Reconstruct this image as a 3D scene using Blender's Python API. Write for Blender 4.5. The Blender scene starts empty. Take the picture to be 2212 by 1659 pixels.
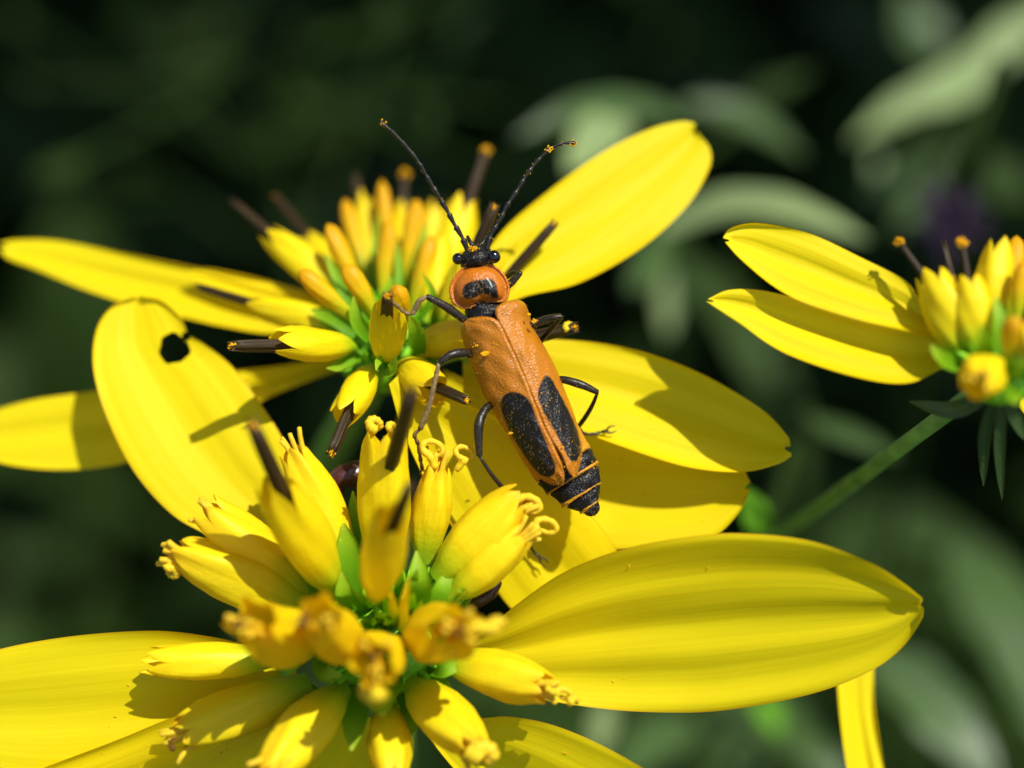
import bpy, math, random
import numpy as np
from mathutils import Vector

random.seed(7)
rng = np.random.default_rng(7)
scene = bpy.context.scene
scene.unit_settings.system = 'METRIC'
scene.unit_settings.scale_length = 0.01          # 1 unit = 1 cm: a macro scene at true size
COL = scene.collection

# ------------------------------------------------------------------ camera
PITCH = math.radians(45)
FOCUS = 7.0                                       # cm
LENS = 58.6
RIGHT = np.array([1.0, 0, 0])
FWD = np.array([0, math.cos(PITCH), -math.sin(PITCH)])
UP = np.array([0, math.sin(PITCH), math.cos(PITCH)])
CAM = np.array([0, 0, 60.0]) - FOCUS * FWD
cd = bpy.data.cameras.new('camera')
cd.lens = LENS; cd.sensor_width = 36.0; cd.sensor_fit = 'HORIZONTAL'
cd.clip_start = 0.1; cd.clip_end = 20000
cd.dof.use_dof = True; cd.dof.focus_distance = FOCUS + .04
cd.dof.aperture_fstop = LENS * 1e-3 / (2 * 0.175)  # entrance pupil of 3.5 mm
cam = bpy.data.objects.new('camera', cd); COL.objects.link(cam)
cam.location = CAM; cam.rotation_euler = (math.pi / 2 - PITCH, 0, 0)
scene.camera = cam

# ------------------------------------------------------------------ sky and sun
SUN = 0.375 * RIGHT + 0.612 * UP - 0.69 * FWD
SUN /= np.linalg.norm(SUN)
world = bpy.data.worlds.new('World'); scene.world = world; world.use_nodes = True
nt = world.node_tree
sky = nt.nodes.new('ShaderNodeTexSky'); sky.sky_type = 'NISHITA'; sky.sun_disc = False
sky.sun_elevation = math.asin(SUN[2]); sky.sun_rotation = math.atan2(SUN[0], SUN[1])
bg = nt.nodes['Background']; bg.inputs['Strength'].default_value = 0.135
nt.links.new(sky.outputs[0], bg.inputs['Color'])
sd = bpy.data.lights.new('sun', 'SUN'); sd.energy = 4.8; sd.angle = math.radians(0.53); sd.color = (1, 0.97, 0.90)
sun = bpy.data.objects.new('sun', sd); COL.objects.link(sun)
sun.rotation_euler = Vector(SUN).to_track_quat('Z', 'Y').to_euler(); sun.location = (30, 0, 160)
vs = scene.view_settings
vs.view_transform = 'Standard'; vs.look = 'None'; vs.exposure = 0.42; vs.gamma = 1.0; vs.use_curve_mapping = False
scene.cycles.use_denoising = True
scene.cycles.max_bounces = 10; scene.cycles.transparent_max_bounces = 8; scene.cycles.diffuse_bounces = 6

# ------------------------------------------------------------------ helpers
PW, PH = 2212.0, 1659.0                            # survey grid the positions were read off
KZ = 36.0 / LENS / PW                              # cm per grid step per cm of distance
K7 = KZ * FOCUS

def P(u, v, z):
    x = (u - PW / 2) * KZ * z; y = -(v - PH / 2) * KZ * z
    return CAM + x * RIGHT + y * UP + z * FWD

def unit(a):
    a = np.asarray(a, float); n = np.linalg.norm(a); return a / n if n > 1e-12 else a

def curve(pts, n):
    """smooth resampling of a polyline (any dimension) to n points, even in arc length"""
    p = np.asarray(pts, float)
    if len(p) == 2:
        return p[0] + (p[1] - p[0]) * np.linspace(0, 1, n)[:, None]
    q = np.vstack([2 * p[0] - p[1], p, 2 * p[-1] - p[-2]])
    out = []
    for i in range(1, len(q) - 2):
        t = np.linspace(0, 1, 16, endpoint=False)[:, None]
        a, b, c, d = q[i - 1], q[i], q[i + 1], q[i + 2]
        out.append(0.5 * ((2 * b) + (c - a) * t + (2 * a - 5 * b + 4 * c - d) * t ** 2 + (3 * b - a - 3 * c + d) * t ** 3))
    out = np.vstack(out + [p[-1:]])
    s = np.concatenate([[0], np.cumsum(np.linalg.norm(np.diff(out, axis=0), axis=1))])
    w = np.linspace(0, s[-1], n)
    return np.stack([np.interp(w, s, out[:, k]) for k in range(out.shape[1])], 1)

def origin_of(o):
    l = Vector((0, 0, 0))
    while o is not None:
        l += o.location; o = o.parent
    return np.array(l)

def obj(name, verts, faces, mat, parent=None, uv=None, attr=None, smooth=True):
    v = np.asarray(verts, float)
    if parent is not None:
        v = v - origin_of(parent)
    me = bpy.data.meshes.new(name)
    me.from_pydata(v.tolist(), [], [tuple(int(i) for i in f) for f in faces])
    if uv is not None:
        uv = np.asarray(uv, float)
        lay = me.uv_layers.new(name='UVMap')
        li = np.empty(len(me.loops), np.int32); me.loops.foreach_get('vertex_index', li)
        lay.data.foreach_set('uv', uv[li].astype(np.float32).ravel())
    for k, a in (attr or {}).items():
        at = me.attributes.new(k, 'FLOAT', 'POINT'); at.data.foreach_set('value', np.asarray(a, np.float32))
    if smooth:
        me.polygons.foreach_set('use_smooth', [True] * len(me.polygons))
    me.materials.append(mat); me.update()
    o = bpy.data.objects.new(name, me); COL.objects.link(o)
    if parent is not None: o.parent = parent
    return o

def tag(o, label=None, cat=None, group=None, kind=None):
    for k, x in (('label', label), ('category', cat), ('group', group), ('kind', kind)):
        if x: o[k] = x
    return o

def empty(name, loc, **kw):
    o = bpy.data.objects.new(name, None); COL.objects.link(o); o.location = tuple(loc)
    o.empty_display_size = 0.1
    return tag(o, **kw)

def grid_faces(nt_, ns, off=0, wrap=False):
    f = []
    for i in range(nt_ - 1):
        for j in range(ns if wrap else ns - 1):
            k = (j + 1) % ns
            f.append((off + i * ns + j, off + i * ns + k, off + (i + 1) * ns + k, off + (i + 1) * ns + j))
    return f

def frames(pts):
    pts = np.asarray(pts, float); n = len(pts)
    T = np.gradient(pts, axis=0); T /= np.linalg.norm(T, axis=1)[:, None] + 1e-12
    a = -FWD if abs(np.dot(T[0], FWD)) < 0.9 else UP
    N = np.zeros_like(pts); x = unit(a - np.dot(a, T[0]) * T[0])
    for i in range(n):
        x = unit(x - np.dot(x, T[i]) * T[i]); N[i] = x
    return T, N, np.cross(T, N)

class MB:
    """collects pieces of one mesh"""
    def __init__(s): s.v = []; s.f = []; s.uv = []; s.n = 0; s.a = []
    def add(s, v, f, uv=None, a=None):
        v = np.asarray(v, float); s.v.append(v); s.f += [tuple(i + s.n for i in q) for q in f]
        s.uv.append(np.zeros((len(v), 2)) if uv is None else np.asarray(uv, float))
        s.a.append(np.zeros(len(v)) if a is None else np.broadcast_to(np.asarray(a, float), (len(v),)))
        s.n += len(v)
    def tube(s, pts, rad, ns=10, cap=True, a=None, flat=1.0):
        pts = np.asarray(pts, float); n = len(pts); rad = np.broadcast_to(np.asarray(rad, float), (n,))
        T, N, B = frames(pts)
        ph = np.linspace(0, 2 * math.pi, ns, endpoint=False)
        v = pts[:, None] + rad[:, None, None] * (N[:, None] * np.cos(ph)[None, :, None] * flat + B[:, None] * np.sin(ph)[None, :, None])
        uv = np.stack(np.broadcast_arrays(ph[None] / 6.2832, np.linspace(0, 1, n)[:, None]), -1).reshape(-1, 2)
        f = grid_faces(n, ns, 0, True)
        v = v.reshape(-1, 3)
        if cap:
            v = np.vstack([v, pts[0] - T[0] * rad[0] * .4, pts[-1] + T[-1] * rad[-1] * .4]); uv = np.vstack([uv, [[.5, 0], [.5, 1]]])
            for j in range(ns):
                k = (j + 1) % ns
                f.append((k, j, n * ns)); f.append(((n - 1) * ns + j, (n - 1) * ns + k, n * ns + 1))
        s.add(v, f, uv, None if a is None else a)
    def ball(s, c, r, ns=8, nr=6, a=None):
        th = np.linspace(0, math.pi, nr + 1)[1:-1]; ph = np.linspace(0, 2 * math.pi, ns, endpoint=False)
        r = np.broadcast_to(np.asarray(r, float), (3,))
        v = [np.array([math.sin(t) * math.cos(p), math.sin(t) * math.sin(p), math.cos(t)]) for t in th for p in ph]
        v = np.array(v + [np.array([0, 0, 1.]), np.array([0, 0, -1.])])
        f = grid_faces(nr - 1, ns, 0, True)
        m = (nr - 1) * ns
        for j in range(ns):
            k = (j + 1) % ns
            f.append((k, j, m)); f.append(((nr - 2) * ns + j, (nr - 2) * ns + k, m + 1))
        s.add(np.asarray(c) + v * r, f, None, a)
    def build(s, name, mat, parent=None, attr='mask', **kw):
        return obj(name, np.vstack(s.v), s.f, mat, parent, uv=np.vstack(s.uv), attr={attr: np.concatenate(s.a)}, **kw)

# ------------------------------------------------------------------ materials
def new_mat(name):
    m = bpy.data.materials.new(name); m.use_nodes = True
    t = m.node_tree; b = t.nodes['Principled BSDF']
    return m, t, b, t.nodes['Material Output']

def nd(t, kind, **kw):
    n = t.nodes.new(kind)
    for k, x in kw.items():
        if hasattr(n, k) and k not in n.inputs.keys(): setattr(n, k, x)
        else: n.inputs[k].default_value = x
    return n

def ramp(t, fac, stops):
    r = t.nodes.new('ShaderNodeValToRGB'); el = r.color_ramp.elements
    while len(el) < len(stops): el.new(0.5)
    for e, (p, c) in zip(el, stops): e.position = p; e.color = (*c, 1) if len(c) == 3 else c
    t.links.new(fac, r.inputs[0]); return r

def mixc(t, fac, a, b, mode='MIX'):
    m = t.nodes.new('ShaderNodeMix'); m.data_type = 'RGBA'; m.blend_type = mode
    for i, x in ((0, fac), (6, a), (7, b)):
        if isinstance(x, (int, float)): m.inputs[i].default_value = x
        elif isinstance(x, tuple): m.inputs[i].default_value = (*x, 1)
        else: t.links.new(x, m.inputs[i])
    return m.outputs[2]

def uvnoise(t, sx, sy, scale=1.0, detail=3.0, dist=0.0):
    tc = nd(t, 'ShaderNodeTexCoord'); mp = nd(t, 'ShaderNodeMapping'); mp.inputs['Scale'].default_value = (sx, sy, 1)
    t.links.new(tc.outputs['UV'], mp.inputs[0])
    n = nd(t, 'ShaderNodeTexNoise', Scale=scale, Detail=detail, Distortion=dist); t.links.new(mp.outputs[0], n.inputs['Vector'])
    return n.outputs['Fac']

def objnoise(t, scale, detail=3.0, kind='noise'):
    tc = nd(t, 'ShaderNodeTexCoord')
    if kind == 'noise': n = nd(t, 'ShaderNodeTexNoise', Scale=scale, Detail=detail)
    else: n = nd(t, 'ShaderNodeTexVoronoi', Scale=scale)
    t.links.new(tc.outputs['Object'], n.inputs['Vector']); return n

def sep_uv(t):
    tc = nd(t, 'ShaderNodeTexCoord'); s = nd(t, 'ShaderNodeSeparateXYZ'); t.links.new(tc.outputs['UV'], s.inputs[0]); return s

def thin(t, b, out, color, fac, tint=None):
    """leaf-like sheet: reflects and lets light through"""
    tr = nd(t, 'ShaderNodeBsdfTranslucent'); mx = nd(t, 'ShaderNodeMixShader'); mx.inputs[0].default_value = fac
    c = color
    if tint is not None: c = mixc(t, 1.0, color, tint, 'MULTIPLY')
    t.links.new(c, tr.inputs['Color']); t.links.new(color, b.inputs['Base Color'])
    t.links.new(b.outputs[0], mx.inputs[1]); t.links.new(tr.outputs[0], mx.inputs[2]); t.links.new(mx.outputs[0], out.inputs['Surface'])

def bump(t, b, h, strength, dist):
    bp = nd(t, 'ShaderNodeBump'); bp.inputs['Strength'].default_value = strength; bp.inputs['Distance'].default_value = dist
    t.links.new(h, bp.inputs['Height']); t.links.new(bp.outputs[0], b.inputs['Normal'])

def petal_material():
    m, t, b, out = new_mat('petal')
    s = sep_uv(t)
    base = ramp(t, s.outputs['Y'], [(0.0, (.72, .60, .006)), (.25, (.82, .665, .004)), (1.0, (.85, .695, .005))])
    streak = uvnoise(t, 26, 1.1, 1.0, 4.0, .15)
    c = mixc(t, ramp(t, streak, [(.35, (0, 0, 0)), (.75, (.8, .8, .8))]).outputs[0], base.outputs[0], (.79, .61, .003))
    spot = objnoise(t, 3.0, 4.0)
    c2 = mixc(t, ramp(t, spot.outputs['Fac'], [(.55, (0, 0, 0)), (.72, (.35, .35, .35))]).outputs[0], c, (.76, .58, .003))
    edge = ramp(t, s.outputs['X'], [(0, (1, 1, 1)), (.02, (0, 0, 0)), (.98, (0, 0, 0)), (1, (1, 1, 1))])
    c3 = mixc(t, edge.outputs[0], c2, (.74, .46, .005))
    b.inputs['Roughness'].default_value = .55; b.inputs['Specular IOR Level'].default_value = .15
    thin(t, b, out, c3, .40, (1.0, .92, .4))
    bump(t, b, streak, .22, .012)
    return m

def floret_material(name, stops, tint=(1, .88, .35), fac=.34, rough=.45):
    m, t, b, out = new_mat(name)
    s = sep_uv(t)
    w = objnoise(t, 9, 3)
    ad = nd(t, 'ShaderNodeMath', operation='MULTIPLY_ADD'); t.links.new(w.outputs['Fac'], ad.inputs[0]); ad.inputs[1].default_value = .16
    t.links.new(s.outputs['Y'], ad.inputs[2])
    sb = nd(t, 'ShaderNodeMath', operation='SUBTRACT'); t.links.new(ad.outputs[0], sb.inputs[0]); sb.inputs[1].default_value = .08
    base = ramp(t, sb.outputs[0], stops)
    st = uvnoise(t, 40, 1.5, 1, 3)
    c = mixc(t, ramp(t, st, [(.4, (0, 0, 0)), (.75, (.5, .5, .5))]).outputs[0], base.outputs[0], (.80, .62, .1), 'MULTIPLY')
    c = mixc(t, .5, base.outputs[0], c)
    b.inputs['Roughness'].default_value = rough; b.inputs['Specular IOR Level'].default_value = .2
    thin(t, b, out, c, fac, tint)
    ad2 = nd(t, 'ShaderNodeMath', operation='ADD'); t.links.new(st, ad2.inputs[0]); t.links.new(objnoise(t, 45, 2).outputs['Fac'], ad2.inputs[1])
    bump(t, b, ad2.outputs[0], .3, .007)
    return m

def simple(name, col, rough=.5, spec=.4, var=.3, scale=30, bmp=.2, dist=.01, coat=0.0):
    m, t, b, out = new_mat(name)
    n = objnoise(t, scale, 4)
    c = mixc(t, ramp(t, n.outputs['Fac'], [(.3, (0, 0, 0)), (.7, (1, 1, 1))]).outputs[0], tuple(x * (1 - var) for x in col), tuple(min(1, x * (1 + var)) for x in col))
    t.links.new(c, b.inputs['Base Color']); b.inputs['Roughness'].default_value = rough; b.inputs['Specular IOR Level'].default_value = spec
    b.inputs['Coat Weight'].default_value = coat
    bump(t, b, n.outputs['Fac'], bmp, dist)
    return m

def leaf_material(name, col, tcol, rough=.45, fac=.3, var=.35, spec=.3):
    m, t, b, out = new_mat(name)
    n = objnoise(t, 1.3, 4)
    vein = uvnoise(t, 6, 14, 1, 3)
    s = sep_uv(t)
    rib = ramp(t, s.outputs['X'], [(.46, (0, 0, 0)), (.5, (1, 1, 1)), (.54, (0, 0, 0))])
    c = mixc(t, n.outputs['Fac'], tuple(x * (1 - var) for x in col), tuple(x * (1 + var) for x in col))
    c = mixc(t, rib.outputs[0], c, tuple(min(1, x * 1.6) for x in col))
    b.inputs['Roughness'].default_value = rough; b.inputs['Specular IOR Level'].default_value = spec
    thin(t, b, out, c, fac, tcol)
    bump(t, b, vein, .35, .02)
    return m

def anther_material():
    m, t, b, out = new_mat('anther')
    s = sep_uv(t)
    st = uvnoise(t, 22, .8, 1, 3)
    c = ramp(t, st, [(.35, (.010, .006, .002)), (.55, (.038, .022, .007)), (.72, (.13, .08, .025))])
    t.links.new(c.outputs[0], b.inputs['Base Color']); b.inputs['Roughness'].default_value = .45; b.inputs['Specular IOR Level'].default_value = .2
    bump(t, b, st, .5, .01)
    return m

def shell_material(name, orange, rough=.36):
    """beetle cuticle: orange with black marks where 'mask' > 0, fine punctures and golden down"""
    m, t, b, out = new_mat(name)
    at = nd(t, 'ShaderNodeAttribute', attribute_name='mask')
    n = objnoise(t, 90, 3)
    mv = nd(t, 'ShaderNodeMath', operation='MULTIPLY_ADD'); t.links.new(n.outputs['Fac'], mv.inputs[0]); mv.inputs[1].default_value = 2.0
    t.links.new(at.outputs['Fac'], mv.inputs[2])
    sm = nd(t, 'ShaderNodeMapRange'); t.links.new(mv.outputs[0], sm.inputs[0]); sm.inputs[1].default_value = -1.2; sm.inputs[2].default_value = 3.0
    big = objnoise(t, 7, 3)
    og = mixc(t, big.outputs['Fac'], tuple(x * .82 for x in orange), tuple(min(1, x * 1.15) for x in orange))
    c = mixc(t, sm.outputs[0], og, (.006, .005, .005))
    down = objnoise(t, 130, 0, 'vor')
    dm = ramp(t, down.outputs['Distance'], [(.10, (1, 1, 1)), (.22, (0, 0, 0))])
    pick = objnoise(t, 55, 1)
    pm = ramp(t, pick.outputs['Fac'], [(.54, (0, 0, 0)), (.68, (.32, .32, .32))])
    dd = mixc(t, 1.0, dm.outputs[0], pm.outputs[0], 'MULTIPLY')
    c = mixc(t, dd, c, (.62, .42, .14))
    t.links.new(c, b.inputs['Base Color'])
    b.inputs['Roughness'].default_value = rough; b.inputs['Specular IOR Level'].default_value = .42; b.inputs['Coat Weight'].default_value = .08; b.inputs['Coat Roughness'].default_value = .2
    b.inputs['Subsurface Weight'].default_value = .12; b.inputs['Subsurface Radius'].default_value = (1, .35, .05); b.inputs['Subsurface Scale'].default_value = .03
    b.inputs['Sheen Weight'].default_value = .02; b.inputs['Sheen Roughness'].default_value = .35; b.inputs['Sheen Tint'].default_value = (1, .85, .55, 1)
    sp = nd(t, 'ShaderNodeMapRange'); t.links.new(sm.outputs[0], sp.inputs[0]); sp.inputs[3].default_value = .36; sp.inputs[4].default_value = .22; t.links.new(sp.outputs[0], b.inputs['Specular IOR Level'])
    bump(t, b, down.outputs['Distance'], .5, .006)
    return m

M = {}
M['petal'] = petal_material()
G = (.20, .36, .02)
M['floret'] = floret_material('floret', [(0, (.26, .50, .01)), (.14, (.48, .60, .008)), (.34, (.84, .70, .005)), (.75, (.90, .72, .005)), (1, (.86, .62, .005))])
M['spent'] = floret_material('spent_floret', [(0, (.28, .50, .012)), (.16, (.52, .62, .010)), (.38, (.86, .70, .007)), (.8, (.90, .70, .008)), (.95, (.88, .62, .010)), (1, (.76, .46, .012))])
M['ochre'] = floret_material('ochre_floret', [(0, (.36, .56, .012)), (.18, (.76, .66, .008)), (.6, (.90, .70, .006)), (.9, (.88, .63, .006)), (1, (.78, .48, .008))])
M['bud'] = floret_material('bud', [(0, (.24, .44, .012)), (.22, (.50, .52, .006)), (.5, (.76, .53, .004)), (.8, (.74, .42, .003)), (1, (.72, .38, .003))])
M['bract'] = floret_material('bract', [(0, (.12, .32, .006)), (.5, (.20, .42, .008)), (.85, (.32, .50, .015)), (1, (.42, .54, .04))], (.85, 1, .2), .42)
M['green'] = simple('green_core', (.17, .42, .008), .5, .25, .45, 18)
M['stem'] = simple('stem', (.15, .31, .04), .5, .4, .3, 8)
M['anther'] = anther_material()
M['pollen'] = simple('pollen', (.72, .36, .006), .8, .1, .25, 60, .4)
M['style'] = floret_material('style', [(0, (.86, .66, .02)), (1, (.86, .62, .03))])
M['brown'] = simple('dry_brown', (.045, .012, .008), .3, .6, .5, 14, .4, .02)
M['scar'] = simple('brown_scar', (.11, .045, .006), .7, .2, .4, 30)
M['leaf_pale'] = leaf_material('leaf_pale', (.21, .28, .11), (.9, 1, .35), .38, .25)
M['leaf'] = leaf_material('leaf', (.052, .095, .026), (.9, 1, .35), .40, .25)
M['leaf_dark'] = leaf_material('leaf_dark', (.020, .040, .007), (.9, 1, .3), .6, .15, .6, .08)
M['leaf_bright'] = leaf_material('leaf_bright', (.14, .36, .02), (.9, 1, .3), .45, .4)
M['leaf_tree'] = leaf_material('leaf_tree', (.05, .10, .02), (.9, 1, .3), .5, .2)
M['purple'] = simple('purple', (.035, .020, .04), .7, .2)
M['bark'] = simple('bark', (.09, .06, .04), .9, .1, .4, .4, .8, .8)
M['soil'] = simple('soil', (.020, .016, .010), .95, .1, .5, .25, .8, .8)
M['elytra'] = shell_material('elytra', (.41, .138, .0015), .36)
M['pronotum'] = shell_material('pronotum', (.43, .118, .003), .32)
M['body'] = shell_material('beetle_body', (.48, .21, .007), .38)
M['leg'] = simple('beetle_leg', (.018, .013, .007), .36, .32, .6, 60, .4, .006)
M['leg_dusty'] = simple('dusty_leg', (.17, .105, .035), .5, .4, .55, 60, .4, .006)
M['eye'] = simple('beetle_eye', (.006, .005, .006), .10, .6, .2, 60, .05)
M['antenna'] = simple('antenna', (.010, .008, .006), .38, .35, .5, 60, .4, .005)

# ------------------------------------------------------------------ builders for the plants
def petal(flower, A, B, at, z0, sx=0., sy=0., cup=.03, bend=0., rib=.0105, nrib=2, seed=0, notch=.012, holes=(), nt_=64, ns=33, label=None, wav=.012):
    a = curve(A, nt_); b = curve(B, nt_)
    tt = np.linspace(0, 1, nt_)[:, None]; ss = np.linspace(0, 1, ns)[None, :]
    uv2 = a[:, None] * (1 - ss[..., None]) + b[:, None] * ss[..., None]
    # two-toothed tip: pull the middle of the end back
    d = (uv2[-1:, :] - uv2[-6:-5, :])
    pull = np.exp(-((ss - .5) / .16) ** 2) * np.clip((tt - .93) / .07, 0, 1) ** 2
    uv2 = uv2 - pull[..., None] * d * notch * 26
    r = np.random.default_rng(seed + 11)
    dx = (uv2[..., 0] - at[0]) * K7; dy = -(uv2[..., 1] - at[1]) * K7
    z = z0 + sx * dx + sy * dy + bend * tt ** 2 + cup * 4 * ss * (1 - ss) * np.sin(np.pi * np.clip(tt * .9 + .1, 0, 1)) ** .5
    env = np.clip(np.sin(np.pi * np.clip(tt * .92 + .04, 0, 1)), 0, 1) ** .6 * np.clip(np.sin(np.pi * ss), 0, 1) ** .4
    ph = r.uniform(0, 6.28, 6)
    z = z + env * (rib * np.cos(nrib * 2 * np.pi * (ss - .5 + .05 * np.sin(3 * tt + ph[5]) + .04 * math.sin(ph[5]))) + rib * .32 * np.sin(15 * ss + 3.2 * tt + ph[0]) * np.sin(4 * tt + ph[1]) + rib * .10 * np.sin(47 * ss + ph[1] + 1.5 * tt))
    z = z + wav * (np.sin(5.1 * tt + ph[2] + 2 * ss) * .6 + np.sin(9 * tt + ph[3]) * .4 * (ss - .5) * 2)
    ef = np.minimum(ss, 1 - ss); z = z + .02 * np.exp(-ef / .03) * np.sin(7 * tt + ph[4])      # edges curl a little
    keep = np.ones((nt_, ns), bool)
    for (hu, hv, hr) in holes:
        w = uv2 - np.array([hu, hv]); dist = np.linalg.norm(w, axis=-1)
        ang = np.arctan2(w[..., 1], w[..., 0]); rr = hr * (1 + .07 * np.sin(3 * ang + 1) + .04 * np.sin(7 * ang))
        ins = dist < rr; keep &= ~ins
        uv2 = np.where(ins[..., None], np.array([hu, hv]) + w / (dist[..., None] + 1e-9) * rr[..., None], uv2)
    V = np.array([[P(uv2[i, j, 0], uv2[i, j, 1], z[i, j]) for j in range(ns)] for i in range(nt_)]).reshape(-1, 3)
    F = [f for f in grid_faces(nt_, ns) if any(keep.ravel()[list(f)])]
    UVs = np.stack(np.broadcast_arrays(ss, tt), -1).reshape(-1, 2)
    o = obj('petal', V, F, M['petal'], flower, uv=UVs)
    if label: o['label'] = label
    return o

def corolla_mesh(Bp, Tp, R, kind='open', seed=0, flare=0.0, lobe0=.70, squash=1.0, bendv=None):
    """tubular corolla: narrow green foot, swollen tube, five pointed lobes"""
    r = np.random.default_rng(seed + 5)
    Bp, Tp = np.asarray(Bp), np.asarray(Tp); ax = unit(Tp - Bp); L = np.linalg.norm(Tp - Bp)
    N = unit(-FWD - np.dot(-FWD, ax) * ax) if abs(np.dot(FWD, ax)) < .97 else unit(UP - np.dot(UP, ax) * ax)
    Bn = np.cross(ax, N)
    per = 6; n = 5 * per; V = []; F = []; UVs = []
    rot = r.uniform(0, 6.28)
    def prof(t):
        if kind == 'bud':
            x = np.interp(t, [0, .08, .25, .5, .75, .9, .97, 1], [.45, .50, .68, .92, 1.0, .78, .45, .05])
        elif kind == 'spent':
            x = np.interp(t, [0, .06, .2, .42, .62, .8, .92, 1], [.40, .46, .74, .98, 1.0, .86, .66, .50])
        else:
            x = np.interp(t, [0, .06, .18, .4, .6, .78, .92, 1], [.36, .44, .74, .97, 1.0, .90, .74, .62])
        return x
    bv = np.zeros(3) if bendv is None else np.asarray(bendv)
    def point(t, phi, rr):
        wob = 1 + .06 * math.sin(2 * phi + rot + 2 * t) + .04 * math.sin(3 * phi + 6 * t + rot * 2) + .03 * math.sin(7 * phi + 9 * t + rot)
        groove = 1 - (.11 if kind == 'spent' else .045) * max(0, t - .1) * (1 + math.cos(5 * phi + 1.2 * t * (kind == 'spent')))
        return Bp + ax * L * t + R * rr * wob * groove * (math.cos(phi) * N * squash + math.sin(phi) * Bn) + bv * (t * t)
    top = 1.0 if kind == 'bud' else lobe0
    rings = 16
    for i in range(rings):
        t = top * (i / (rings - 1)) ** (.9 if kind != 'bud' else .8)
        for j in range(n):
            phi = 2 * math.pi * j / n + rot
            V.append(point(t, phi, prof(t))); UVs.append((j / n, t))
    F += grid_faces(rings, n, 0, True)
    if kind == 'bud':
        V.append(point(1.0, 0, 0) + ax * R * .02); UVs.append((.5, 1)); m = len(V) - 1
        for j in range(n): F.append(((rings - 1) * n + j, (rings - 1) * n + (j + 1) % n, m))
    else:
        lr = 7
        for k in range(5):
            fl = flare * r.uniform(.1, 1.9) + (r.uniform(-.1, .12) if kind == 'spent' else 0); ln = r.uniform(.72, 1.10)
            prev = [(rings - 1) * n + (k * per + q) % n for q in range(per + 1)]
            pc = 2 * math.pi * (k * per + per / 2) / n + rot
            for i in range(1, lr):
                x = i / (lr - 1); t = lobe0 + (1 - lobe0) * x * ln
                hw = (math.pi / 5) * max(0, 1 - x ** 3.6) + (.06 if i == lr - 1 else 0)
                row = []
                for q in range(per + 1):
                    e = 2 * q / per - 1
                    rr = prof(t) + fl * x * x + .05 * x * (1 - e * e)
                    V.append(point(t - .02 * fl * x, pc + hw * e, rr)); UVs.append(((k + .5 + .5 * e) / 5, t)); row.append(len(V) - 1)
                for q in range(per): F.append((prev[q], prev[q + 1], row[q + 1], row[q]))
                prev = row
    return np.array(V), F, np.array(UVs), ax, N, Bn, L

def pollen(parent, c, r, n=80, seed=0, name='pollen_clump', stretch=None):
    g = np.random.default_rng(seed + 3); mb = MB()
    for k in range(n):
        d = g.normal(size=3); d /= np.linalg.norm(d); q = np.asarray(c) + d * r * g.uniform(.25, 1.0) * (1 if stretch is None else 1)
        if stretch is not None: q = q + np.asarray(stretch) * g.uniform(-1, 1)
        mb.ball(q, r * g.uniform(.10, .22), 6, 4)
    return mb.build(name, M['pollen'], parent)

def anther(parent, p0, p1, r, seed=0, tip=True, pr=1.0):
    p0, p1 = np.asarray(p0), np.asarray(p1); ax = unit(p1 - p0); L = np.linalg.norm(p1 - p0)
    T, N, B = frames(np.array([p0, p1])); N, B = N[0], B[0]
    n = 30; rows = 9; V = []; UVs = []
    ph0 = seed * 1.7
    for i in range(rows):
        t = i / (rows - 1)
        for j in range(n):
            a = 2 * math.pi * j / n; c5 = math.cos(5 * a + ph0)
            rr = r * (1 + .10 * c5) * (.86 + .16 * math.sin(math.pi * t * .9 + .2)) * (1.0 if t < 1 else .85)
            V.append(p0 + ax * (L * t * (1.0 if t < .85 else 1 + .10 * max(0, c5) * (t - .85) / .15)) + rr * (math.cos(a) * N + math.sin(a) * B)); UVs.append((j / n, t))
    F = grid_faces(rows, n, 0, True)
    V.append(p1 - ax * L * .04); UVs.append((.5, .9)); m = len(V) - 1
    for j in range(n): F.append(((rows - 1) * n + j, (rows - 1) * n + (j + 1) % n, m))
    o = obj('anther_tube', V, F, M['anther'], parent, uv=UVs)
    if tip: pollen(parent, p1 + ax * r * .35, r * .95 * pr, 90, seed)
    return o

def curl(parent, centre, r, turn=1.3, start=0.0, rad=.012, seed=0, ccw=1, tail=None):
    """a style branch rolled back on itself; centre is (u, v, z)"""
    u, v, z = centre; k = np.linspace(0, 1, 26); a = start + ccw * turn * 2 * math.pi * k
    rr = r * (1 - .34 * k + .07 * np.sin(5 * k + u))
    el_ = .78 + .1 * math.sin(u); pts = [P(u + q * math.cos(x), v + el_ * q * math.sin(x + .3), z + .05 * kk) for q, x, kk in zip(rr, a, k)]
    if tail is not None:
        pts = list(curve([P(*tail), pts[0]], 7)[:-1]) + pts
    mb = MB(); mb.tube(curve(pts, 34), rad * np.linspace(1.5, .8, 34) * (1 + .12 * np.sin(np.arange(34) * 1.7 + u)), 8)
    return mb.build('style_branch', M['style'], parent)

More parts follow.
